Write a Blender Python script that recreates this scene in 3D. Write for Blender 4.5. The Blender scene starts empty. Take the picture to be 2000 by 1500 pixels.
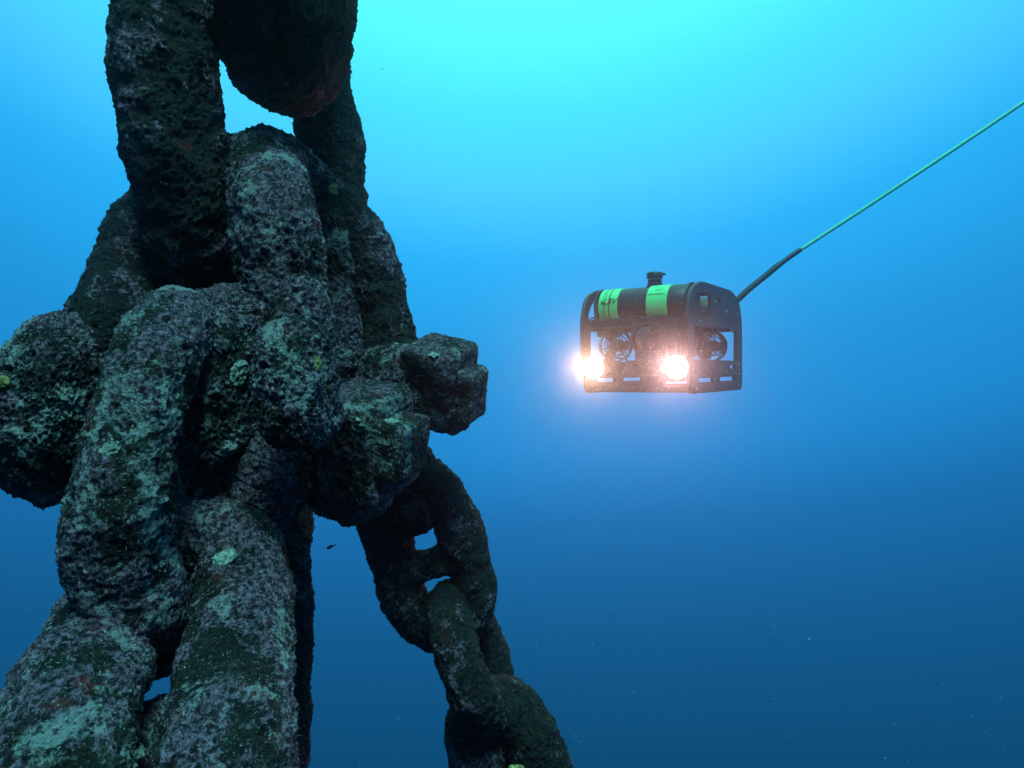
import bpy, bmesh, math, random
import numpy as np
from mathutils import Vector, Matrix

S = bpy.context.scene
COL = S.collection
random.seed(4)
RNG = np.random.default_rng(7)

# ------------------------------------------------------------------ camera
FOC = 1333.0                      # focal length in photograph pixels (2000 wide)
cam_d = bpy.data.cameras.new('camera')
cam_d.sensor_width = 36.0
cam_d.lens = 36.0 * FOC / 2000.0
cam_d.clip_start = 0.02
cam_d.clip_end = 200.0
cam = bpy.data.objects.new('camera', cam_d)
cam.rotation_euler = (math.radians(90), 0, 0)      # looks along +Y, level
COL.objects.link(cam)
S.camera = cam

# ------------------------------------------------------------------ open water all round (world) and daylight
world = bpy.data.worlds.new('World')
S.world = world
world.use_nodes = True
nt = world.node_tree
nt.nodes.clear()
SUNWARD = Vector((0.0, 0.50, 0.866)).normalized()   # brightest part of the water, towards the surface
tc = nt.nodes.new('ShaderNodeTexCoord')
dot = nt.nodes.new('ShaderNodeVectorMath'); dot.operation = 'DOT_PRODUCT'
dot.inputs[1].default_value = SUNWARD
ac = nt.nodes.new('ShaderNodeMath'); ac.operation = 'ARCCOSINE'; ac.use_clamp = False
dv = nt.nodes.new('ShaderNodeMath'); dv.operation = 'DIVIDE'; dv.inputs[1].default_value = math.pi
ramp = nt.nodes.new('ShaderNodeValToRGB')
WATER = [(0, (.26, 1.70, 1.60)), (30, (.155, 1.40, 1.36)), (38, (.085, .97, 1.33)), (44, (.086, .75, 1.30)), (50, (.022, .515, 1.10)),
         (59, (.016, .355, .85)), (66, (.013, .290, .74)), (72, (.010, .175, .48)), (80, (.006, .116, .31)),
         (89, (.003, .077, .20)), (110, (.001, .036, .10)), (180, (.001, .015, .05))]
els = ramp.color_ramp.elements
while len(els) > 1: els.remove(els[-1])
for i, (a, c) in enumerate(WATER):
    e = els[0] if i == 0 else els.new(a / 180.0)
    e.position = a / 180.0
    e.color = (*c, 1)
bg = nt.nodes.new('ShaderNodeBackground'); bg.inputs['Strength'].default_value = .965
wo = nt.nodes.new('ShaderNodeOutputWorld')
nt.links.new(tc.outputs['Generated'], dot.inputs[0])
nt.links.new(dot.outputs['Value'], ac.inputs[0])
nt.links.new(ac.outputs[0], dv.inputs[0])
nt.links.new(dv.outputs[0], ramp.inputs[0])
nt.links.new(ramp.outputs[0], bg.inputs['Color'])
nt.links.new(bg.outputs[0], wo.inputs['Surface'])

sun_d = bpy.data.lights.new('sun', 'SUN')
sun_d.energy = 5.0
sun_d.angle = math.radians(18)
sun_d.color = (.31, .97, .95)
sun = bpy.data.objects.new('sun', sun_d)
sun.rotation_euler = Vector((0.13, -0.43, 0.89)).to_track_quat('Z', 'Y').to_euler()
COL.objects.link(sun)

vs = S.view_settings
vs.view_transform = 'Standard'; vs.look = 'None'; vs.exposure = 0; vs.gamma = 1; vs.use_curve_mapping = False
S.cycles.volume_bounces = 0
S.cycles.max_bounces = 5
S.cycles.use_denoising = True
S.cycles.sample_clamp_indirect = 4.0

# ------------------------------------------------------------------ helpers
def at(px, py, d):
    """point seen at photograph pixel (px, py) at distance d along the view axis"""
    return np.array([(px - 1000.0) / FOC * d, d, -(py - 750.0) / FOC * d])

def tag(o, label=None, cat=None, group=None, kind=None):
    if label: o['label'] = label
    if cat: o['category'] = cat
    if group: o['group'] = group
    if kind: o['kind'] = kind
    return o

def link(o, parent=None):
    COL.objects.link(o)
    if parent is not None: o.parent = parent
    return o

def empty(name, loc, rot=(0, 0, 0)):
    o = bpy.data.objects.new(name, None)
    o.empty_display_size = .05
    o.location = loc; o.rotation_euler = rot
    return link(o)

def mesh_np(name, V, F, mat, parent=None, smooth=True, attr=None, origin=None):
    me = bpy.data.meshes.new(name)
    V = np.asarray(V, dtype=np.float64)
    if origin is not None: V = V - np.asarray(origin)
    n = len(F)
    me.vertices.add(len(V)); me.vertices.foreach_set('co', V.astype(np.float32).ravel())
    k = F.shape[1]
    me.loops.add(n * k); me.loops.foreach_set('vertex_index', F.astype(np.int32).ravel())
    me.polygons.add(n)
    me.polygons.foreach_set('loop_start', np.arange(0, n * k, k, dtype=np.int32))
    me.polygons.foreach_set('loop_total', np.full(n, k, dtype=np.int32))
    me.update(calc_edges=True)
    me.polygons.foreach_set('use_smooth', np.full(n, smooth, dtype=bool))
    if attr is not None:
        a = me.attributes.new('height', 'FLOAT', 'POINT')
        a.data.foreach_set('value', attr.astype(np.float32))
    me.validate()
    o = bpy.data.objects.new(name, me)
    if mat: me.materials.append(mat)
    if origin is not None and parent is None: o.location = origin
    return link(o, parent)

def mesh_bm(name, bm, mat, parent=None, smooth=False):
    me = bpy.data.meshes.new(name)
    bmesh.ops.recalc_face_normals(bm, faces=bm.faces)
    bm.to_mesh(me); bm.free()
    if smooth:
        for p in me.polygons: p.use_smooth = True
    if mat: me.materials.append(mat)
    return link(bpy.data.objects.new(name, me), parent)

# ---- vectorised noise
PERM = np.random.default_rng(11).permutation(256); PERM = np.concatenate([PERM, PERM, PERM])
GR = np.random.default_rng(12).normal(size=(256, 3)); GR /= np.linalg.norm(GR, axis=1)[:, None]
def perlin(P):
    I = np.floor(P).astype(np.int64); f = P - I; I &= 255
    u = f * f * f * (f * (f * 6 - 15) + 10)
    out = np.zeros(len(P))
    for dx in (0, 1):
        wx = u[:, 0] if dx else 1 - u[:, 0]
        for dy in (0, 1):
            wy = u[:, 1] if dy else 1 - u[:, 1]
            for dz in (0, 1):
                wz = u[:, 2] if dz else 1 - u[:, 2]
                h = PERM[PERM[PERM[(I[:, 0] + dx) & 255] + ((I[:, 1] + dy) & 255)] + ((I[:, 2] + dz) & 255)]
                g = GR[h]
                out += wx * wy * wz * (g[:, 0] * (f[:, 0] - dx) + g[:, 1] * (f[:, 1] - dy) + g[:, 2] * (f[:, 2] - dz))
    return out * 1.6
JT = np.random.default_rng(13).random((256, 3))
def worley(P):
    I = np.floor(P).astype(np.int64); f = P - I; I &= 255
    best = np.full(len(P), 9.0); bh = np.zeros(len(P), dtype=np.int64)
    for dx in (-1, 0, 1):
        for dy in (-1, 0, 1):
            for dz in (-1, 0, 1):
                h = PERM[PERM[PERM[(I[:, 0] + dx) & 255] + ((I[:, 1] + dy) & 255)] + ((I[:, 2] + dz) & 255)]
                j = JT[h]
                d = (f[:, 0] - dx - j[:, 0]) ** 2 + (f[:, 1] - dy - j[:, 1]) ** 2 + (f[:, 2] - dz - j[:, 2]) ** 2
                m = d < best
                best = np.where(m, d, best); bh = np.where(m, h, bh)
    return np.sqrt(best), bh

def growth(P, seed, k=1.0):
    """height in metres of the marine growth at points P"""
    Q = P + np.array([seed * 3.17, seed * 1.31, seed * 2.03])
    w = np.stack([perlin(Q * 40 + 5), perlin(Q * 40 + 40), perlin(Q * 40 + 80)], 1) * .007
    h = .0085 * perlin(Q * 12)
    h += .0062 * perlin((Q + w) * 30)
    m = perlin((Q + w) * 70); h += .0042 * m
    r = 1 - np.abs(perlin((Q + w) * 140)); h += .0034 * (r - .75)
    h += .0026 * perlin(Q * 250) + .0017 * perlin(Q * 430)
    F, hs = worley((Q + w * .6) * 62)                        # pits and old barnacle rings
    pit = np.clip(1 - F / .42, 0, 1); ring = np.exp(-((F - .42) / .12) ** 2)
    h += np.where(hs % 5 == 0, -.0078 * pit + .0020 * ring, 0)
    F2, hs2 = worley(Q * 210)                                # small knobs
    h += np.where(hs2 % 2 == 0, .0026 * np.clip(1 - F2 / .6, 0, 1), 0)
    return h * k * .72

def catmull(P, n, closed):
    P = np.asarray(P, float); m = len(P)
    def seg(i):
        if closed: return P[(i - 1) % m], P[i % m], P[(i + 1) % m], P[(i + 2) % m]
        a = P[max(i - 1, 0)]; b = P[i]; c = P[i + 1]; d = P[min(i + 2, m - 1)]
        return a, b, c, d
    out = []
    for i in range(m if closed else m - 1):
        a, b, c, d = seg(i)
        t = np.linspace(0, 1, 24, endpoint=False)[:, None]
        out.append(.5 * ((2 * b) + (c - a) * t + (2 * a - 5 * b + 4 * c - d) * t ** 2 + (3 * b - a - 3 * c + d) * t ** 3))
    if not closed: out.append(P[-1:])
    C = np.concatenate(out)
    if closed: C = np.concatenate([C, C[:1]])
    L = np.concatenate([[0], np.cumsum(np.linalg.norm(np.diff(C[:, :3], axis=0), axis=1))])
    s = np.linspace(0, L[-1], n, endpoint=not closed)
    return np.stack([np.interp(s, L, C[:, k]) for k in range(C.shape[1])], 1), L[-1]

def sweep(pts, closed, step, flat=0.0):
    """pts rows: x y z radius.  returns verts, quads, outward normals"""
    _, L = catmull(pts, 10, closed)
    n = max(12, int(L / step))
    C, _ = catmull(pts, n, closed)
    P, R = C[:, :3], C[:, 3]
    T = (np.roll(P, -1, 0) - np.roll(P, 1, 0)) if closed else np.gradient(P, axis=0)
    T /= np.linalg.norm(T, axis=1)[:, None]
    N = np.zeros_like(P)
    v = np.cross(T[0], [0.3, .9, .2]); v /= np.linalg.norm(v); N[0] = v
    for i in range(1, n):
        v = N[i - 1] - T[i] * np.dot(N[i - 1], T[i]); N[i] = v / np.linalg.norm(v)
    if closed:
        v = N[-1] - T[0] * np.dot(N[-1], T[0]); v /= np.linalg.norm(v)
        ang = math.atan2(np.dot(np.cross(N[0], v), T[0]), np.dot(N[0], v))
        a = -ang * np.arange(n) / n
        B0 = np.cross(T, N); N = N * np.cos(a)[:, None] + B0 * np.sin(a)[:, None]
    B = np.cross(T, N)
    k = max(10, int(2 * math.pi * R.mean() / step))
    th = np.linspace(0, 2 * math.pi, k, endpoint=False)
    D = N[:, None, :] * np.cos(th)[None, :, None] + B[:, None, :] * np.sin(th)[None, :, None]
    RR = R.copy()
    if not closed:                                   # rounded ends
        e = np.minimum(np.arange(n), n - 1 - np.arange(n)) * (L / n)
        t = np.clip(e / R, 0, 1); RR = R * np.sqrt(np.clip(1 - (1 - t) ** 2, .0004, 1))
    V = P[:, None, :] + D * RR[:, None, None]
    i = np.arange(n if closed else n - 1)[:, None]; j = np.arange(k)[None, :]
    i2 = (i + 1) % n; j2 = (j + 1) % k
    F = np.stack([i * k + j, i * k + j2, i2 * k + j2, i2 * k + j], -1).reshape(-1, 4)
    return V.reshape(-1, 3), F, D.reshape(-1, 3)

MADE = []
def encrusted(name, V, F, N, mat, seed, k=1.0, parent=None, origin=None, fuzz=1.0):
    h = growth(V, seed, k)
    W = V + N * h[:, None]
    o = mesh_np(name, W, F, mat, parent, True, np.clip(h / (.0150 * k) + .5, 0, 1), origin)
    MADE.append((o, W, N, np.asarray(origin)))
    return o

def tufts(o, W, N, origin, n):
    """short algal filaments standing on the growth"""
    g = np.random.default_rng(len(W))
    clump = perlin(W * 30) + .25 * g.standard_normal(len(W))
    cand = np.where(clump > .12)[0]
    if len(cand) < 20: return
    i = g.choice(cand, min(n, len(cand)), replace=False)
    P, D = W[i] - origin, N[i] + g.normal(size=(len(i), 3)) * .55 + np.array([0, 0, -.15])
    D /= np.linalg.norm(D, axis=1)[:, None]
    S_ = np.cross(D, g.normal(size=(len(i), 3))); S_ /= np.linalg.norm(S_, axis=1)[:, None]
    U = np.cross(D, S_)
    L = (g.random(len(i)) ** 2 * .0042 + .0016)[:, None]; w = (g.random(len(i)) * .0005 + .0004)[:, None]
    P = P - D * .001
    V = np.stack([P + S_ * w, P - S_ * .5 * w + U * .87 * w, P - S_ * .5 * w - U * .87 * w, P + D * L + S_ * L * .25], 1).reshape(-1, 3)
    b = np.arange(len(i))[:, None] * 4
    F = np.concatenate([b + [0, 1, 3], b + [1, 2, 3], b + [2, 0, 3]])
    t = mesh_np('algae_fuzz', V, F, M_TUFT, o, False)
    t['kind'] = 'stuff'

def blob(c, hx, hy, hz, rot, e, step):
    """superellipsoid grid: centre, half sizes, rotation, squareness e (2 = ellipsoid)"""
    R = np.array(Matrix.Rotation(rot[2], 3, 'Z') @ Matrix.Rotation(rot[1], 3, 'Y') @ Matrix.Rotation(rot[0], 3, 'X'))
    m = max(hx, hy, hz)
    n = max(8, int(2.2 * m / step))
    V, F, off = [], [], 0
    g = np.linspace(-1, 1, n)
    g = np.tan(g * math.pi / 4 * .98) / math.tan(math.pi / 4 * .98)
    A, Bq = np.meshgrid(g, g, indexing='ij')
    idx = np.arange(n * n).reshape(n, n)
    q = np.stack([idx[:-1, :-1], idx[1:, :-1], idx[1:, 1:], idx[:-1, 1:]], -1).reshape(-1, 4)
    for ax in range(3):
        for s in (-1, 1):
            P = np.zeros((n, n, 3)); P[..., ax] = s; P[..., (ax + 1) % 3] = A * s; P[..., (ax + 2) % 3] = Bq
            V.append(P.reshape(-1, 3)); F.append(q + off); off += n * n
    V = np.concatenate(V); F = np.concatenate(F)
    V = V / (np.abs(V) ** e).sum(1)[:, None] ** (1 / e)
    key = np.round(V * 1e5).astype(np.int64)
    _, first, inv = np.unique(key, axis=0, return_index=True, return_inverse=True)
    inv = inv.ravel(); V = V[first]; F = inv[F]
    Nn = np.sign(V) * np.abs(V) ** (e - 1) / np.array([hx, hy, hz])
    Nn /= np.linalg.norm(Nn, axis=1)[:, None]
    V = V * np.array([hx, hy, hz])
    return V @ R.T + np.asarray(c), F, Nn @ R.T

# ------------------------------------------------------------------ materials
def material(name):
    m = bpy.data.materials.new(name); m.use_nodes = True
    return m, m.node_tree, m.node_tree.nodes['Principled BSDF']

def simple(name, col, rough=.5, metal=0.0, noise=.25, scale=30, bump=0.0):
    m, t, b = material(name)
    n = t.nodes.new('ShaderNodeTexNoise'); n.inputs['Scale'].default_value = scale; n.inputs['Detail'].default_value = 5
    o = t.nodes.new('ShaderNodeTexCoord'); t.links.new(o.outputs['Object'], n.inputs['Vector'])
    r = t.nodes.new('ShaderNodeValToRGB')
    r.color_ramp.elements[0].position = .3; r.color_ramp.elements[1].position = .7
    r.color_ramp.elements[0].color = (*[c * (1 - noise) for c in col], 1)
    r.color_ramp.elements[1].color = (*[min(1, c * (1 + noise)) for c in col], 1)
    t.links.new(n.outputs['Fac'], r.inputs[0]); t.links.new(r.outputs[0], b.inputs['Base Color'])
    b.inputs['Roughness'].default_value = rough; b.inputs['Metallic'].default_value = metal
    if bump:
        bp = t.nodes.new('ShaderNodeBump'); bp.inputs['Strength'].default_value = bump; bp.inputs['Distance'].default_value = .002
        t.links.new(n.outputs['Fac'], bp.inputs['Height']); t.links.new(bp.outputs[0], b.inputs['Normal'])
    return m

def growth_material(name, crust=0.0, red=0.0):
    m, t, b = material(name)
    N = t.nodes.new; Lk = t.links.new
    co = N('ShaderNodeTexCoord'); oi = N('ShaderNodeObjectInfo')
    sc = N('ShaderNodeVectorMath'); sc.operation = 'MULTIPLY_ADD'
    rv = N('ShaderNodeCombineXYZ')
    mu = N('ShaderNodeMath'); mu.operation = 'MULTIPLY'; mu.inputs[1].default_value = 40
    Lk(oi.outputs['Random'], mu.inputs[0])
    for k in range(3): Lk(mu.outputs[0], rv.inputs[k])
    sc.inputs[1].default_value = (1, 1, 1)
    Lk(co.outputs['Object'], sc.inputs[0]); Lk(rv.outputs[0], sc.inputs[2])
    vec = sc.outputs[0]
    def noise(scale, detail=6, rough=.62, dist=0.0, off=0.0):
        n = N('ShaderNodeTexNoise'); n.inputs['Scale'].default_value = scale; n.inputs['Detail'].default_value = detail
        n.inputs['Roughness'].default_value = rough; n.inputs['Distortion'].default_value = dist
        v = N('ShaderNodeVectorMath'); v.operation = 'ADD'; v.inputs[1].default_value = (off, off * 1.7, -off)
        Lk(vec, v.inputs[0]); Lk(v.outputs[0], n.inputs['Vector'])
        return n.outputs['Fac']
    def ramp2(f, a, bb):
        r = N('ShaderNodeMapRange'); r.interpolation_type = 'SMOOTHSTEP'
        r.inputs['From Min'].default_value = a; r.inputs['From Max'].default_value = bb
        Lk(f, r.inputs['Value']); return r.outputs['Result']
    def mix(fac, A, B):
        x = N('ShaderNodeMix'); x.data_type = 'RGBA'
        Lk(fac, x.inputs['Factor'])
        for s, v in (('A', A), ('B', B)):
            sk = [i for i in x.inputs if i.name == s and i.type == 'RGBA'][0]
            if isinstance(v, tuple): sk.default_value = (*v, 1)
            else: Lk(v, sk)
        return [o for o in x.outputs if o.type == 'RGBA'][0]
    def mult(a, c):
        x = N('ShaderNodeMath'); x.operation = 'MULTIPLY'; Lk(a, x.inputs[0])
        if isinstance(c, float): x.inputs[1].default_value = c
        else: Lk(c, x.inputs[1])
        return x.outputs[0]
    ht = N('ShaderNodeAttribute'); ht.attribute_name = 'height'
    hh = ht.outputs['Fac']
    grit = noise(190, 6, .74, .4, 21)
    turf = mix(ramp2(grit, .40, .62), (.004, .005, .005), (.034, .031, .028))                # dark algal turf
    turf = mix(mult(ramp2(noise(17, 4, off=3), .54, .70), .35), turf, (.050, .052, .014))      # olive turf
    crustc = mix(ramp2(grit, .42, .62), (.020, .014, .018), (.46, .275, .37))                  # mauve crust
    def add(x, y):
        q = N('ShaderNodeMath'); q.operation = 'ADD'; Lk(x, q.inputs[0]); Lk(y, q.inputs[1]); return q.outputs[0]
    sm = add(add(mult(hh, .40), mult(noise(34, 7, .74, .5, 1), .75)), add(mult(grit, .22), mult(noise(10, 4, .55, .3, 61), .65)))  # dark turf in hollows, pale crust on ridges: cavity shade painted into the growth
    col = mix(ramp2(sm, 1.0 - crust, 1.10 - crust), turf, crustc)
    col = mix(mult(ramp2(noise(36, 7, .72, .8, 17), .55, .68), .6), col, (.040, .085, .036)) # green
    col = mix(mult(ramp2(noise(30, 7, .74, .5, 33), .58 - red, .68 - red), .8), col, (.22, .018, .015))   # red sponge crust
    pl = add(mult(noise(17, 7, .70, .8, 51), .75), mult(grit, .25))
    col = mix(mult(ramp2(pl, .555 - crust * .6, .625 - crust * .6), .8), col, (.54, .56, .53))  # pale lime patches
    col = mix(ramp2(noise(300, 4, .65, 0, 71), .615 - crust * .3, .69 - crust * .3), col, (.50, .55, .47))                # pale flecks
    col = mix(mult(ramp2(noise(200, 4, .68, .3, 91), .57, .66), .8), col, (.006, .008, .008))    # black spots painting the shade of pits and holes
    Lk(col, b.inputs['Base Color'])
    b.inputs['Roughness'].default_value = .8
    b.inputs['Specular IOR Level'].default_value = .25
    bn = N('ShaderNodeMath'); bn.operation = 'ADD'
    Lk(noise(260, 5, .7, 0, 5), bn.inputs[0]); Lk(mult(noise(620, 3, .7, 0, 7), .5), bn.inputs[1])
    bp = N('ShaderNodeBump'); bp.inputs['Strength'].default_value = 1.0; bp.inputs['Distance'].default_value = .014
    Lk(bn.outputs[0], bp.inputs['Height']); Lk(bp.outputs[0], b.inputs['Normal'])
    return m

M_GROW = growth_material('mauve_crusted_steel', .035)
M_DARK = growth_material('dark_turf_shade_steel', -.09)  # darker turf growth, also standing in for shade on the upper links
M_PALE = growth_material('pale_crusted_steel', .05)
M_SPONGE_RIM = growth_material('sponge_rimlight_steel', .05, .03)  # red sponge spread wider, standing in for red rim light from the lamps
M_SHELL = simple('pale_shell', (.16, .19, .15), .7, 0, .8, 260, .9)
M_TUFT = simple('algal_tuft', (.035, .042, .022), .8, 0, .5, 60)
M_BLACK = simple('black_plastic', (.016, .018, .021), .42, 0, .3, 25)
M_PANEL = simple('panel_plastic', (.020, .023, .027), .48, 0, .3, 18)
M_RUBBER = simple('rubber', (.012, .013, .015), .6, 0, .3, 40)
M_METAL = simple('anodised_metal', (.05, .05, .055), .35, .7, .2, 30)
M_STEEL = simple('steel', (.35, .36, .37), .3, .9, .15, 30)
M_GREEN = simple('green_vinyl', (.07, .82, .24), .45, 0, .06, 12)
M_LETTER = simple('black_print', (.010, .012, .012), .5, 0, .1, 30)
M_CABLE = simple('green_cable', (.10, .62, .40), .5, 0, .08, 30)
M_FISH = simple('fish_skin', (.012, .014, .022), .45, 0, .3, 200)
M_OLIVE = simple('olive_sponge', (.16, .14, .03), .8, 0, .4, 120, .4)
M_SPONGE = simple('yellow_sponge', (.34, .33, .10), .8, 0, .3, 120, .4)

def lens_material(name, col, strength):
    m = bpy.data.materials.new(name); m.use_nodes = True
    t = m.node_tree; t.nodes.clear()
    e = t.nodes.new('ShaderNodeEmission'); e.inputs['Color'].default_value = (*col, 1); e.inputs['Strength'].default_value = strength
    o = t.nodes.new('ShaderNodeOutputMaterial'); t.links.new(e.outputs[0], o.inputs['Surface'])
    return m

def glass_material():
    m, t, b = material('dome_glass')
    b.inputs['Base Color'].default_value = (.03, .04, .05, 1); b.inputs['Roughness'].default_value = .05
    b.inputs['Specular IOR Level'].default_value = .6
    n = t.nodes.new('ShaderNodeTexNoise'); n.inputs['Scale'].default_value = 40
    r = t.nodes.new('ShaderNodeMapRange'); r.inputs['To Min'].default_value = .03; r.inputs['To Max'].default_value = .12
    t.links.new(n.outputs['Fac'], r.inputs['Value']); t.links.new(r.outputs['Result'], b.inputs['Roughness'])
    return m
M_GLASS = glass_material()

# ------------------------------------------------------------------ the chain
GL = 'growth-covered chain links'
def px_loop(rows):
    return np.array([[*at(a, b_, d), r] for a, b_, d, r in rows])

def chain_link(rows, label, seed, step=.0017, k=1.0, mat=None):
    P = px_loop(rows); c = P[:, :3].mean(0)
    V, F, N = sweep(P, True, step)
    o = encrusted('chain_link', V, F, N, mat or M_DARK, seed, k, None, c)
    return tag(o, label, 'chain link', GL)

def oval_rows(cx, cy, hl, hw, tilt, d, r, ddepth=0.0, e=2.5, n=16):
    rows = []
    for i in range(n):
        a = 2 * math.pi * i / n
        u = math.copysign(abs(math.cos(a)) ** (2 / e), math.cos(a)) * hl
        v = math.copysign(abs(math.sin(a)) ** (2 / e), math.sin(a)) * hw
        rows.append((cx + u * math.sin(tilt) + v * math.cos(tilt), cy + u * math.cos(tilt) - v * math.sin(tilt), d + ddepth * u / hl, r))
    return rows

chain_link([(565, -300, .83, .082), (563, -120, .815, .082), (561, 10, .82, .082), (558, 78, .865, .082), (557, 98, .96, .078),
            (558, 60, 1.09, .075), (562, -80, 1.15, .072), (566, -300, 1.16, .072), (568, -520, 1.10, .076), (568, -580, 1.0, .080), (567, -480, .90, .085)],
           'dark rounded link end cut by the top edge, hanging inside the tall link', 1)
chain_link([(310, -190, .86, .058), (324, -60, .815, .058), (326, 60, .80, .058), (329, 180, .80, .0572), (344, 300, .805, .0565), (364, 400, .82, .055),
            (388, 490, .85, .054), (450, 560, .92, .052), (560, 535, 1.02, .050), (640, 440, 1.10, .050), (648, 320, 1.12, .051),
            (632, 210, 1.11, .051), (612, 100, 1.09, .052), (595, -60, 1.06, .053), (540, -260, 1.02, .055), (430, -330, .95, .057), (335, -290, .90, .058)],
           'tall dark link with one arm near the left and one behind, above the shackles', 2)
chain_link([(338, 640, .71, .040), (302, 705, .655, .0405), (260, 830, .635, .0425), (240, 960, .63, .044), (236, 1080, .64, .046), (258, 1184, .662, .048),
            (288, 1230, .72, .048), (308, 1200, .81, .047), (295, 1060, .86, .045), (300, 900, .875, .045), (322, 740, .86, .045), (338, 650, .80, .045)],
           'long pale mauve link with rounded top, hanging front left below the shackles', 3, k=.8, mat=M_PALE)
chain_link([(448, 1058, .735, .044), (472, 1120, .72, .047), (472, 1230, .67, .049), (452, 1360, .60, .052), (432, 1500, .53, .052), (400, 1720, .48, .049),
            (285, 1830, .46, .049), (140, 1720, .47, .050), (122, 1510, .51, .051), (146, 1385, .56, .051), (188, 1270, .64, .048), (252, 1150, .72, .045), (345, 1060, .75, .043)],
           'wide lowest link at the bottom left, its right arm mottled pale', 4, mat=M_GROW)
chain_link([(318, 1462, .68, .048), (308, 1520, .61, .050), (300, 1640, .58, .050), (305, 1800, .59, .050), (315, 1870, .68, .047), (330, 1800, .80, .046),
            (335, 1600, .82, .046), (328, 1480, .76, .046)],
           'dark link end seen edge-on inside the wide lowest link', 5, mat=M_GROW)
chain_link([(556, 965, 1.07, .039), (549, 1050, 1.0, .039), (552, 1180, .985, .039), (556, 1290, .98, .040), (546, 1420, .985, .039), (535, 1580, 1.0, .039), (540, 1660, 1.08, .039),
            (545, 1560, 1.15, .042), (550, 1300, 1.16, .042), (555, 1080, 1.14, .042)],
           'thin black link arm hanging far behind the wide lowest link', 6)
# the smaller side chain
stud_link = empty('stud_link', tuple(at(837, 1260, 1.12)))
tag(stud_link, 'stud link with two holes, topmost of the smaller side chain', 'chain link', GL)
V, F, N = sweep(px_loop(oval_rows(837, 1080, 150, 73, math.radians(17), 1.12, .0385, .02)), True, .0026)
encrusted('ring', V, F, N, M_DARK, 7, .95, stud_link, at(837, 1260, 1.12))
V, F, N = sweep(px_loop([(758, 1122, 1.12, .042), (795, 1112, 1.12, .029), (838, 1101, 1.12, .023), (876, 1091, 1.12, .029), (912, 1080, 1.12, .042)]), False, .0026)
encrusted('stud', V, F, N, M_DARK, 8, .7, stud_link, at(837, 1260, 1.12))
chain_link([(874, 1184, 1.10, .034), (880, 1232, 1.05, .035), (899, 1295, 1.03, .035), (922, 1355, 1.03, .035), (942, 1398, 1.07, .034), (958, 1405, 1.13, .033),
            (970, 1360, 1.20, .032), (960, 1290, 1.22, .032), (932, 1215, 1.21, .032), (895, 1178, 1.16, .033)],
           'narrow link seen edge-on, threaded through the lower hole of the stud link', 9, .0022, .9)
o = chain_link(oval_rows(1008, 1530, 160, 56, math.radians(18), 1.13, .048, .02), 'lowest link of the smaller side chain, cut by the bottom edge', 10, .0022, .95)
V, F, N = blob(at(1022, 1490, 1.085) - np.array(o.location), .024, .008, .006, (0, -.45, 0), 2, .0018)
hN = growth(V, 31, .7)
mesh_np('yellow_sponge', V + N * hN[:, None], F, M_SPONGE, o)

# bow shackle behind, whose pin carries the long front link
def shackle(label, base, bow, parts, bowmat, partmat):
    root = empty('bow_shackle', tuple(base)); tag(root, label, 'shackle', 'growth-covered bow shackles')
    V, F, N = sweep(px_loop(bow), False, .0017)
    encrusted('bow', V, F, N, bowmat, len(label), 1, root, base)
    for i, p in enumerate(parts):
        nm, cx, cy, d, hx, hy, hz, rot, e = p[:9]
        V, F, N = blob(at(cx, cy, d), hx, hy, hz, rot, e, .0018)
        encrusted(nm, V, F, N, M_DARK if nm in ('hanger', 'side_lug', 'pin') else M_SPONGE_RIM if nm in ('nut', 'pin_end', 'cotter') else M_PALE if cx < 200 else partmat, len(label) * 1.7 + i * 2.3 + 1, p[9] if len(p) > 9 else 1.0, root, base)
    return root

R = math.radians
s1 = shackle('large rear shackle whose dark bow arches behind and ends at the far right bolt', at(450, 900, .95),
    [(190, 760, .80, .050), (205, 690, .81, .050), (232, 610, .82, .048), (258, 530, .85, .046), (298, 440, .88, .045), (370, 365, .92, .044), (460, 330, .96, .043), (560, 345, .99, .043),
     (646, 398, 1.02, .041), (702, 470, 1.03, .041), (733, 560, 1.03, .042), (754, 660, 1.03, .043), (770, 770, 1.02, .044)],
    [('eye', 112, 797, .78, .060, .080, .104, (0, R(10), R(8)), 2.25, 1.2),
     ('pin_head', -18, 832, .74, .042, .060, .060, (0, R(8), 0), 2.6),
     ('eye', 768, 775, 1.01, .052, .060, .078, (0, R(4), R(-10)), 3, 1.1),
     ('nut', 858, 746, .985, .040, .046, .058, (R(22), R(14), R(-24)), 12, .35),
     ('pin_end', 906, 768, .975, .024, .032, .038, (R(15), R(10), R(-20)), 9, .4),
     ('cotter', 890, 826, .985, .018, .018, .016, (0, R(-20), 0), 2.4, .8),
     ('pin', 430, 795, .92, .30, .038, .038, (0, R(1), R(13)), 5, .8),
     ('side_lug', 826, 912, 1.10, .020, .024, .036, (0, R(-8), 0), 2.6, .7),
     ('hanger', 806, 990, 1.11, .042, .040, .050, (0, 0, 0), 2.3, .8)], M_DARK, M_GROW)
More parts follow.
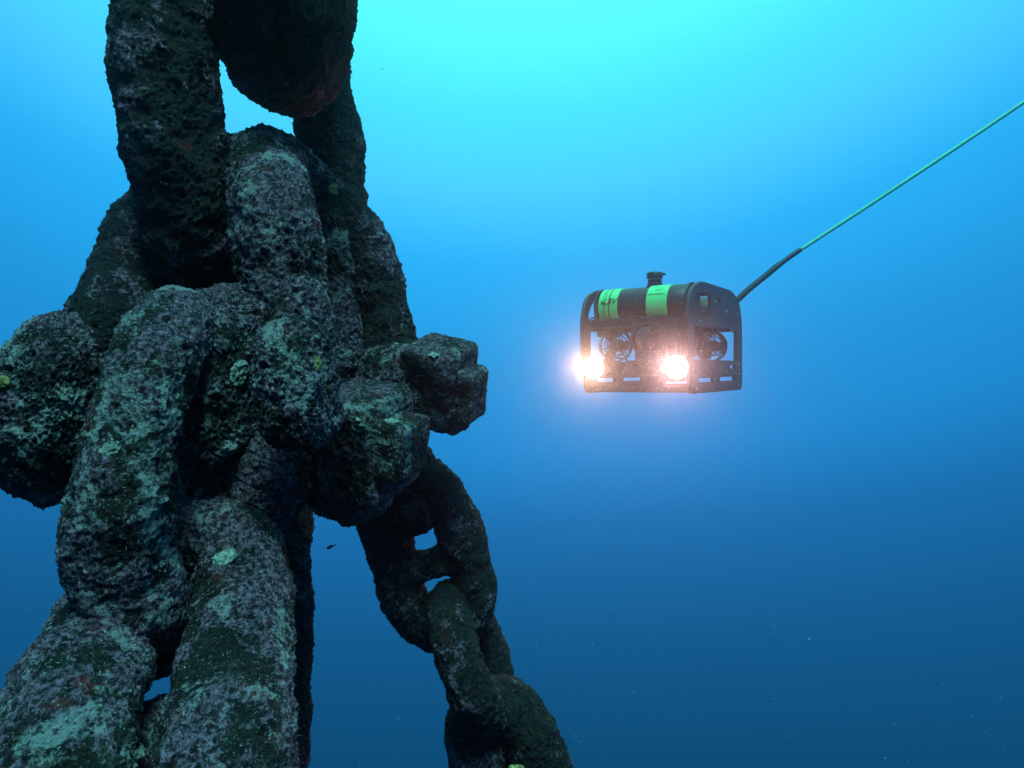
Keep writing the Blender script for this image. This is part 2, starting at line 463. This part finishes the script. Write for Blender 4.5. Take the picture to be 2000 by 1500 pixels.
s2 = shackle('nearer shackle with broad mottled bow in the middle and two nuts below it', at(540, 990, .85),
    [(572, 760, .80, .048), (562, 660, .80, .049), (553, 560, .80, .049), (545, 460, .80, .050), (530, 380, .815, .050), (512, 334, .86, .050),
     (540, 325, .93, .045), (600, 375, .99, .042), (640, 452, 1.01, .040), (656, 560, 1.01, .039), (660, 680, 1.0, .038), (662, 760, .99, .038)],
    [('eye', 440, 762, .765, .045, .064, .096, (0, R(6), R(-8)), 2.7, 1.0),
     ('eye', 585, 750, .700, .033, .058, .070, (0, R(-4), R(-8)), 3.0, .9),
     ('lug', 482, 925, .81, .074, .070, .072, (0, R(10), 0), 2.4, 1.1),
     ('saddle', 430, 635, .78, .062, .050, .040, (0, R(-8), 0), 2.2, 1.1),
     ('pin', 600, 850, .87, .13, .040, .040, (0, R(12), R(18)), 4, .9),
     ('nut', 714, 862, .845, .044, .050, .066, (R(18), R(6), R(-26)), 12, .35),
     ('lug', 690, 930, .92, .055, .060, .062, (0, R(35), 0), 2.6, 1.1),
     ('pin_end', 778, 872, .815, .026, .034, .037, (R(12), R(12), R(-20)), 9, .4)], M_PALE, M_PALE)

# shells and sponge cushions sitting on the growth where the photograph shows them
def on_growth(px, py):
    best = None
    for o, W, N, org in MADE:
        m = W[:, 1] > .2
        x = 1000 + FOC * W[:, 0] / W[:, 1]; y = 750 - FOC * W[:, 2] / W[:, 1]
        i = np.where((np.abs(x - px) < 5) & (np.abs(y - py) < 5) & m)[0]
        if len(i):
            j = i[np.argmin(W[i, 1])]
            if best is None or W[j, 1] < best[1][j2, 1]: best = (o, W, N, org); j2 = j
    return best[0], best[1][j2], best[2][j2], best[3]
for px, py, rp, nm, mt in ((214, 880, 22, 'shell', 0), (436, 1084, 24, 'shell', 0), (470, 736, 24, 'shell', 0), (695, 832, 18, 'shell', 0), (762, 818, 14, 'shell', 0),
                           (625, 706, 15, 'sponge', 2), (655, 372, 16, 'sponge', 2), (8, 745, 14, 'sponge', 2), (850, 690, 14, 'shell', 0)):
    o, p, n, org = on_growth(px, py)
    r = rp / FOC * p[1]
    base = n.copy()
    q = Vector(n).to_track_quat('Z', 'Y').to_matrix()
    V, F, Nn = blob((0, 0, 0), r, r * random.uniform(.6, .9), r * .14, (0, 0, random.random() * 3), 2.2, max(.0012, r / 9))
    hV = growth(V + p, px * .1, .7)
    V = (V + Nn * hV[:, None]) @ np.array(q).T + p - org
    mesh_np(nm, V, F, (M_SHELL, M_SPONGE, M_OLIVE)[mt], o)
for o, W, N, org in MADE:
    tufts(o, W, N, org, int(min(2200, len(W) * .025)))

# ------------------------------------------------------------------ the remotely operated vehicle
YAW = -.596
rov = empty('underwater_robot', (.593, 2.629, -.026), (.018, .001, YAW))
tag(rov, 'black underwater robot with green banded float and two glaring front lamps', 'underwater robot')

def curve_plate(name, loops, thick, mat, parent, x, bev=.0025):
    """flat plate in the local y-z plane with holes, centred on local x"""
    cu = bpy.data.curves.new(name, 'CURVE'); cu.dimensions = '2D'; cu.fill_mode = 'BOTH'
    cu.extrude = thick / 2 - bev; cu.bevel_depth = bev; cu.bevel_resolution = 1
    for lp in loops:
        sp = cu.splines.new('POLY'); sp.points.add(len(lp) - 1); sp.use_cyclic_u = True
        for p, q in zip(sp.points, lp): p.co = (q[0], q[1], 0, 1)
    tmp = bpy.data.objects.new(name, cu); COL.objects.link(tmp)
    bpy.context.view_layer.update()
    me = bpy.data.meshes.new_from_object(tmp.evaluated_get(bpy.context.evaluated_depsgraph_get()))
    bpy.data.objects.remove(tmp); bpy.data.curves.remove(cu)
    me.transform(Matrix(((0, 0, 1, x), (1, 0, 0, 0), (0, 1, 0, 0), (0, 0, 0, 1))))
    me.materials.clear(); me.materials.append(mat); me.name = name
    return link(bpy.data.objects.new(name, me), parent)

def rounded(pts, r, n=5):
    """round the corners of a polygon"""
    out = []; m = len(pts)
    for i in range(m):
        p0, p, p1 = Vector(pts[i - 1]), Vector(pts[i]), Vector(pts[(i + 1) % m])
        rr = r[i] if isinstance(r, (list, tuple)) else r
        a = (p0 - p).normalized(); b = (p1 - p).normalized()
        l = min(rr, (p0 - p).length * .45, (p1 - p).length * .45)
        A, B = p + a * l, p + b * l
        for k in range(n + 1):
            t = k / n
            out.append(tuple(A * (1 - t) ** 2 + p * 2 * t * (1 - t) + B * t * t))
    return out

outline = rounded([(-.276, 0), (.300, 0), (.316, .022), (.316, .275), (.285, .345), (.190, .385), (-.190, .385), (-.285, .345), (-.316, .270), (-.316, .130), (-.292, .020)],
                  [.02, .02, .03, .06, .04, .05, .05, .05, .06, .05, .02])
arch = rounded([(-.272, .262), (-.070, .262), (-.070, .350), (-.195, .350), (-.250, .325), (-.274, .285)], [.012, .02, .03, .03, .02, .02])
window = rounded([(-.258, .112), (.150, .112), (.238, .112), (.245, .232), (.150, .232), (.145, .238), (-.258, .226)], [.02, .004, .015, .02, .004, .004, .012])
slots = [rounded([(-.212, .033), (-.045, .033), (-.045, .053), (-.212, .053)], .003), rounded([(.025, .034), (.220, .034), (.220, .054), (.025, .054)], .003)]
halfm = rounded([(.150, .082), (.225, .082), (.225, .100), (.150, .100)], [.016, .016, .002, .002])
sm1 = rounded([(-.030, .330), (.040, .325), (.035, .340), (-.030, .345)], .003)
for x in (-.195, .195):
    curve_plate('side_panel', [outline, arch, window, halfm] + slots + ([sm1] if x > 0 else []), .013, M_PANEL, rov, x)

def box(name, c, s, mat, parent, bev=.004, rot=None):
    bm = bmesh.new(); bmesh.ops.create_cube(bm, size=1)
    bmesh.ops.scale(bm, vec=s, verts=bm.verts)
    if bev: bmesh.ops.bevel(bm, geom=bm.edges[:], offset=bev, segments=2, affect='EDGES', profile=.7)
    if rot is not None: bmesh.ops.rotate(bm, matrix=rot, verts=bm.verts)
    bmesh.ops.translate(bm, vec=c, verts=bm.verts)
    return mesh_bm(name, bm, mat, parent)

def lathe(name, prof, mat, parent, M, n=40, closed_prof=False):
    """profile rows (axial, radius) spun round local Z, then placed by matrix M"""
    bm = bmesh.new(); rings = []
    for z, r in prof:
        rings.append([bm.verts.new(M @ Vector((r * math.cos(2 * math.pi * k / n), r * math.sin(2 * math.pi * k / n), z))) for k in range(n)])
    m = len(rings)
    for i in range(m if closed_prof else m - 1):
        a, b = rings[i], rings[(i + 1) % m]
        for k in range(n): bm.faces.new((a[k], a[(k + 1) % n], b[(k + 1) % n], b[k]))
    if not closed_prof:
        bm.faces.new(rings[0]); bm.faces.new(rings[-1])
    o = mesh_bm(name, bm, mat, parent, True)
    md = o.modifiers.new('edges', 'EDGE_SPLIT'); md.split_angle = R(38)
    return o

def place(p, axis):
    return Matrix.Translation(p) @ Vector(axis).to_track_quat('Z', 'Y').to_matrix().to_4x4()

# front float: a transverse tube with green bands
FY, FZ, FR = -.190, .308, .071
AX = (1, 0, 0)
def tube_x(name, x0, x1, r, mat, parent, y=FY, z=FZ, bev=.004, n=56):
    L = x1 - x0
    return lathe(name, [(0, r - bev), (bev, r), (L - bev, r), (L, r - bev)], mat, parent, place((x0, y, z), AX), n)
fl = lathe('float', [(0, .030), (.006, .058), (.014, FR - .003), (.018, FR), (.170, FR), (.180, FR - .003), (.196, FR - .003), (.206, FR), (.338, FR), (.344, FR - .004), (.350, .05), (.352, .03)],
           M_BLACK, rov, place((-.170, FY, FZ), AX), 56)
b1 = tube_x('green_band', -.155, -.080, FR + .0022, M_GREEN, fl, bev=.001)
b2 = tube_x('green_band', .030, .106, FR + .0022, M_GREEN, fl, bev=.001)
for x0, x1 in ((-.136, -.1335), (-.128, -.1265), (-.1150, -.1105)):
    tube_x('stripe', x0, x1, FR + .0030, M_LETTER, fl, bev=.0005)
for x in (-.172, .168):
    lathe('end_ring', [(0, .045), (.0, FR + .004), (.008, FR + .004), (.008, .045)], M_PANEL, fl, place((x, FY, FZ), AX), 48, True)

def wrap_text(s, size, xc, ang, mat, parent, shear=0.0, r=FR + .0040):
    cu = bpy.data.curves.new('lettering', 'FONT'); cu.body = s; cu.size = size; cu.align_x = 'CENTER'; cu.align_y = 'CENTER'; cu.shear = shear; cu.resolution_u = 3
    cu.offset = size * .02
    tmp = bpy.data.objects.new('lettering', cu); COL.objects.link(tmp); bpy.context.view_layer.update()
    me = bpy.data.meshes.new_from_object(tmp.evaluated_get(bpy.context.evaluated_depsgraph_get()))
    bpy.data.objects.remove(tmp); bpy.data.curves.remove(cu)
    for v in me.vertices:
        a = ang + v.co.y / r
        v.co = (xc + v.co.x, FY - r * math.cos(a), FZ + r * math.sin(a))
    me.materials.clear(); me.materials.append(mat)
    return link(bpy.data.objects.new('lettering', me), parent)
wrap_text('vLBV', .030, -.117, R(16), M_LETTER, fl, .35)
def stroke(x0, x1, a, w, parent):
    """a thin printed line too small to read"""
    bm = bmesh.new(); r = FR + .0042; n = 3; vs_ = []
    for k in range(n + 1):
        x = x0 + (x1 - x0) * k / n
        aa = R(a) + (random.random() - .5) * .01
        vs_.append([bm.verts.new((x, FY - r * math.cos(q), FZ + r * math.sin(q))) for q in (aa - w / 2 / r, aa + w / 2 / r)])
    for k in range(n): bm.faces.new((vs_[k][0], vs_[k + 1][0], vs_[k + 1][1], vs_[k][1]))
    return mesh_bm('print_line', bm, M_LETTER, parent)
stroke(.060, .086, 45, .0016, fl); stroke(.058, .080, 41, .0012, fl)
for x0, x1 in ((.036, .047), (.049, .055), (.057, .066), (.068, .078), (.080, .094)): stroke(x0, x1, 29, .0028, fl)
# rear float, the same tube plain
lathe('float', [(0, .030), (.006, .058), (.014, FR - .003), (.018, FR), (.338, FR), (.344, FR - .004), (.350, .05), (.352, .03)], M_BLACK, rov, place((-.170, .200, .300), AX), 48)

# locator on top
lathe('beacon', [(0, .036), (.012, .036), (.014, .0345), (.034, .0345), (.036, .029), (.043, .029), (.045, .0265), (.062, .0265), (.064, .031), (.082, .031), (.086, .028), (.088, .020)],
      M_BLACK, rov, place((-.043, 0, .372), (0, 0, 1)), 36)
lathe('beacon_ring', [(0, .0272), (.004, .0272), (.004, .024), (0, .024)], simple('grey_ring', (.35, .40, .42), .5), rov, place((-.043, 0, .429), (0, 0, 1)), 36, True)
box('beacon_tab', (-.002, -.010, .447), (.012, .012, .008), M_BLACK, rov, .002)
box('top_plate', (0, 0, .366), (.376, .160, .010), M_PANEL, rov, .003)

# central electronics hull with the camera dome
lathe('hull', [(0, .040), (.01, .062), (.03, .068), (.40, .068), (.42, .060), (.43, .040)], M_BLACK, rov, place((.02, -.225, .190), (0, 1, 0)), 40)
lathe('camera_dome', [(0, .052), (.012, .051), (.026, .044), (.038, .030), (.045, .014), (.047, .004)], M_GLASS, rov, place((.02, -.226, .190), (0, -1, 0)), 36)
lathe('dome_ring', [(0, .050), (0, .060), (.012, .060), (.012, .050)], M_METAL, rov, place((.02, -.226, .190), (0, -1, 0)), 36, True)
box('cross_beam', (0, -.246, .252), (.376, .020, .030), M_PANEL, rov, .004)
box('cross_beam', (0, -.120, .245), (.376, .060, .040), M_PANEL, rov, .004)
box('cross_beam', (0, .230, .245), (.376, .024, .030), M_PANEL, rov, .004)
box('cross_beam', (0, -.262, .012), (.376, .016, .022), M_PANEL, rov, .004)
box('cross_beam', (0, .262, .012), (.376, .016, .022), M_PANEL, rov, .004)
box('skid_plate', (0, .010, .066), (.376, .40, .010), M_PANEL, rov, .003)
box('skid_plate', (.055, -.20, .070), (.150, .10, .012), M_PANEL, rov, .003)
# sonar and grabber block below the dome
sn = box('sonar', (.045, -.235, .104), (.110, .075, .085), M_BLACK, rov, .012)
lathe('sonar_window', [(0, .036), (.012, .036), (.016, .030)], M_RUBBER, sn, place((.045, -.272, .104), (0, -1, 0)), 28)
box('sonar_foot', (.045, -.235, .035), (.075, .06, .05), M_BLACK, rov, .006)
box('pan_bracket', (-.045, -.235, .085), (.022, .05, .045), M_BLACK, rov, .004, Matrix.Rotation(R(35), 3, 'Y'))
box('manifold', (.108, -.215, .180), (.075, .09, .12), M_BLACK, rov, .012)
box('manifold', (.115, -.235, .060), (.08, .06, .045), M_BLACK, rov, .008)
box('battery_tray', (-.03, .03, .095), (.16, .26, .045), M_BLACK, rov, .008)
lathe('buoyancy_tube', [(0, .02), (.006, .026), (.29, .026), (.296, .02)], M_BLACK, rov, place((.10, -.12, .285), (0, 1, 0)), 24)

def thruster(p, ang):
    ax = Vector((math.sin(ang), -math.cos(ang), 0))
    M0 = place(p, ax)
    o = lathe('thruster', [(-.060, .010), (-.055, .018), (-.030, .023), (.020, .024), (.045, .021), (.060, .013), (.064, .004)], M_BLACK, rov, M0, 28)
    lathe('duct', [(-.022, .0565), (-.022, .0600), (.018, .0610), (.022, .0585), (.018, .0560)], M_BLACK, o, M0, 44, True)
    bm = bmesh.new()
    for k in range(3):                                  # propeller blades
        a0 = 2 * math.pi * k / 3
        g = []
        for i in range(6):
            r = .018 + .034 * i / 5; tw = R(55) - R(28) * i / 5; w = .012 + .010 * math.sin(math.pi * (i + 1) / 7)
            for s in (-1, 1):
                q = Vector((r, s * w * math.cos(tw), s * w * math.sin(tw) * .8 - .004))
                g.append(bm.verts.new(M0 @ (Matrix.Rotation(a0, 4, 'Z') @ q)))
        for i in range(5): bm.faces.new((g[2 * i], g[2 * i + 1], g[2 * i + 3], g[2 * i + 2]))
    bmesh.ops.solidify(bm, geom=bm.faces[:], thickness=.0016)
    mesh_bm('propeller', bm, M_BLACK, o, True)
    for zz in (.026, -.026):                            # guard: ring and spokes
        gd = lathe('guard_ring', [(zz - .002, .036), (zz - .002, .040), (zz + .002, .040), (zz + .002, .036)], M_BLACK, o, M0, 32, True)
        bm = bmesh.new()
        for k in range(6):
            a = 2 * math.pi * k / 6 + .3
            r0, r1 = .020, .061
            c = Matrix.Rotation(a, 4, 'Z') @ Matrix.Translation((.5 * (r0 + r1), 0, zz))
            bmesh.ops.create_cube(bm, size=1, matrix=M0 @ c @ Matrix.Diagonal((r1 - r0, .003, .003, 1)))
        tag(mesh_bm('guard_spokes', bm, M_BLACK, o), kind='stuff')
    return o
for sx, sy in ((-1, -1), (1, 1), (1, -1), (-1, 1)):
    y = -.185 if sy < 0 else .165
    t = thruster((sx * .122, y, .172), R(38) if sx * sy > 0 else R(-42))
    box('thruster_bracket', (sx * .122, y, .235), (.022, .034, .050), M_PANEL, rov, .004)

def lamp(x, z, colr, watts):
    ax = Vector((.10 if x < 0 else .10, -1, .0)).normalized()
    p = Vector((x, -.325, z))
    h = lathe('lamp', [(-.085, .014), (-.080, .030), (-.012, .037), (.0, .038), (.004, .036)], M_METAL, rov, place(p, ax), 32)
    n = place(p + ax * .0052, ax)
    lens = lathe('lens', [(0, .0385), (.012, .0365), (.024, .029), (.033, .017), (.037, .004)], lens_material('lamp_lens', colr, 30), h, n, 32)
    ld = bpy.data.lights.new('lamp_light', 'SPOT'); ld.energy = watts; ld.color = colr
    ld.spot_size = R(165); ld.spot_blend = 1.0; ld.shadow_soft_size = .02
    lo = bpy.data.objects.new('lamp_light', ld); link(lo, rov)
    lo.matrix_local = place(p + ax * .050, -ax)
    b = box('lamp_bracket', (x * 1.08, -.262, z - .008), (.030, .05, .030), M_PANEL, rov, .004)
lamp(-.141, .090, (1.0, .52, .34), 8.5)
lamp(.166, .088, (1.0, .48, .42), 8.5)

# hoses, clips and odd fittings in the frame
for c, sz, ry in (((-.075, -.262, .222), (.030, .022, .036), 10), ((.070, -.268, .226), (.040, .020, .026), -8), ((-.110, -.255, .105), (.050, .020, .022), 28),
                  ((-.020, -.270, .078), (.034, .024, .050), 0), ((.098, -.275, .130), (.024, .018, .070), 12), ((-.150, -.20, .215), (.060, .05, .020), 0)):
    box('fitting', c, sz, M_BLACK, rov, .004, Matrix.Rotation(R(ry), 3, 'Y'))
# loose wires and bolt heads
def wire(pts, r, mat, parent, name='wire', step=.006):
    P = np.array([[*p, r] for p in pts]); _, L = catmull(P, 10, False)
    n = max(16, int(L / step)); C, _ = catmull(P, n, False)
    V, F, N = sweep(P, False, max(step, r * .7))
    return mesh_np(name, V, F, mat, parent)
wire([(-.19, -.27, .262), (-.165, -.285, .272), (-.15, -.27, .258), (-.12, -.262, .262)], .0032, M_RUBBER, rov)
wire([(-.06, -.25, .255), (-.02, -.285, .268), (.03, -.285, .262), (.07, -.25, .25)], .0035, M_RUBBER, rov)
wire([(.16, -.29, .10), (.165, -.27, .15), (.13, -.25, .20), (.10, -.22, .22)], .0035, M_RUBBER, rov)
wire([(-.16, -.25, .10), (-.12, -.24, .12), (-.10, -.23, .10), (-.06, -.23, .11)], .0035, M_RUBBER, rov)
wire([(-.10, -.24, .23), (-.075, -.285, .19), (-.05, -.28, .14), (-.03, -.27, .10)], .0042, M_RUBBER, rov)
wire([(.09, -.25, .235), (.115, -.29, .20), (.11, -.29, .16), (.08, -.28, .13)], .0045, M_RUBBER, rov)
wire([(-.17, -.27, .13), (-.13, -.285, .115), (-.09, -.275, .125), (-.05, -.27, .12)], .0040, M_RUBBER, rov)
wire([(-.03, -.275, .25), (.0, -.295, .235), (.05, -.290, .24), (.10, -.262, .245)], .0034, M_RUBBER, rov)
for y, z in ((-.20, .245), (.10, .30), (.25, .30), (.27, .10), (.27, .06), (-.24, .07), (.0, .016), (.26, .018), (-.24, .016), (.10, .07)):
    lathe('bolt_head', [(0, .0062), (.003, .0062), (.005, .0045)], M_STEEL, rov, place((.2015, y, z), (1, 0, 0)), 10)

# ------------------------------------------------------------------ tether
def tube_pts(rows):
    return np.array([[*at(a, b_, d), r] for a, b_, d, r in rows])
p0 = at(1418, 607, 2.90)
tether = empty('tether_cable', tuple(p0)); tag(tether, 'thin green cable with black sleeve rising from the robot to the right edge', 'cable')
V, F, N = sweep(tube_pts([(1418, 607, 2.90, .0125), (1438, 588, 2.90, .0130), (1465, 563, 2.90, .0130), (1495, 539, 2.90, .0125), (1515, 522, 2.90, .0130), (1530, 511, 2.90, .0105), (1548, 498, 2.90, .0105), (1566, 486, 2.90, .0100)]), False, .004)
mesh_np('strain_relief', V - p0, F, M_RUBBER, tether)
V, F, N = sweep(tube_pts([(1560, 490, 2.90, .0078), (1580, 477, 2.90, .0078), (1640, 438, 2.89, .0078), (1700, 399, 2.88, .0078), (1850, 300, 2.84, .0078), (2000, 199, 2.80, .0078), (2200, 60, 2.75, .0078), (2500, -160, 2.70, .0078)]), False, .004)
mesh_np('cable', V - p0, F, M_CABLE, tether)

# ------------------------------------------------------------------ fish
def fish(px, py, d, L, head_deg, turn, label):
    o = empty('fish', tuple(at(px, py, d)), (0, -R(head_deg), R(turn))); tag(o, label, 'fish', 'small dark fish beside the chain')
    n, k = 18, 12; V = []; F = []
    for i in range(n):
        t = i / (n - 1); x = (t - .5) * L * .82
        hgt = L * .16 * (math.sin(math.pi * min(1, t ** .7)) ** .8 * (1 - .35 * t) + .10 * t) + .0002
        for j in range(k):
            a = 2 * math.pi * j / k; V.append((x, math.cos(a) * hgt * .42, math.sin(a) * hgt))
    for i in range(n - 1):
        for j in range(k): F.append((i * k + j, i * k + (j + 1) % k, (i + 1) * k + (j + 1) % k, (i + 1) * k + j))
    mesh_np('body', np.array(V), np.array(F), M_FISH, o)
    def fin(name, pts):
        bm = bmesh.new(); vs_ = [bm.verts.new((a * L, 0, c * L)) for a, c in pts]; bm.faces.new(vs_)
        bmesh.ops.solidify(bm, geom=bm.faces[:], thickness=.0006); mesh_bm(name, bm, M_FISH, o)
    fin('tail_fin', [(.36, .025), (.52, .105), (.47, .0), (.52, -.085), (.36, -.025)])
    fin('dorsal_fin', [(-.18, .13), (-.02, .20), (.20, .13), (.26, .06), (.0, .11)])
fish(646, 1068, 1.35, .021, 22, 10, 'small dark fish swimming alone in the gap left of the stud link')
fish(597, 1053, .95, .016, -26, -14, 'small dark fish close against the thin black link arm')

# ------------------------------------------------------------------ drifting specks
def specks():
    pts = []
    for _ in range(7500):
        d = .55 + 4.5 * random.random() ** .8
        pts.append((*at(random.uniform(-100, 2100), random.uniform(-100, 1600), d), random.choice((.3, .35, .4, .45, .5, .6, .8)) * .001 * (.4 + .6 * d)))
    Rm = rov.matrix_basis
    for x in (-.16, .152):                                        # more show up in the lamp light
        for _ in range(1500):
            r = .05 + abs(random.gauss(0, .26)); th = random.uniform(0, 2 * math.pi); ct = random.uniform(0, 1)
            q = Vector((r * math.sqrt(1 - ct * ct) * math.cos(th), -r * ct * 1.6 - .03, r * math.sqrt(1 - ct * ct) * math.sin(th)))
            w = Rm @ (Vector((x, -.31, .09)) + q)
            pts.append((w.x, w.y, w.z, random.choice((.5, .6, .8, 1.0, 1.5)) * .001))
    O = np.array([(1, 0, 0), (-1, 0, 0), (0, 1, 0), (0, -1, 0), (0, 0, 1), (0, 0, -1)], float)
    T = np.array([(0, 2, 4), (2, 1, 4), (1, 3, 4), (3, 0, 4), (2, 0, 5), (1, 2, 5), (3, 1, 5), (0, 3, 5)])
    V = []; F = []
    for i, (x, y, z, r) in enumerate(pts):
        s = np.array([random.uniform(.6, 1.6), random.uniform(.6, 1.2), random.uniform(.5, 1.2)])
        V.append(O * s * r + (x, y, z)); F.append(T + 6 * i)
    return np.concatenate(V), np.concatenate(F)
V, F = specks()
tag(mesh_np('marine_snow', V, F, simple('speck', (.55, .55, .52), .9, 0, .5, 50), None, True),
    'pale specks drifting all through the water', 'specks', None, 'stuff')

# ------------------------------------------------------------------ the water's own haze
bm = bmesh.new(); bmesh.ops.create_cube(bm, size=1)
bmesh.ops.scale(bm, vec=(18, 13, 14), verts=bm.verts); bmesh.ops.translate(bm, vec=(0, 2.5, 0), verts=bm.verts)
hz = bpy.data.materials.new('haze'); hz.use_nodes = True
t = hz.node_tree; t.nodes.clear()
pv = t.nodes.new('ShaderNodeVolumePrincipled')
pv.inputs['Density'].default_value = .05
pv.inputs['Density Attribute'].default_value = ''
pv.inputs['Temperature Attribute'].default_value = ''
pv.inputs['Color'].default_value = (.85, .93, 1.0, 1)
pv.inputs['Anisotropy'].default_value = .95
ou = t.nodes.new('ShaderNodeOutputMaterial'); t.links.new(pv.outputs[0], ou.inputs['Volume'])
haze = mesh_bm('haze', bm, hz); haze['kind'] = 'stuff'
haze['label'] = 'blue water haze all round'; haze['category'] = 'haze'
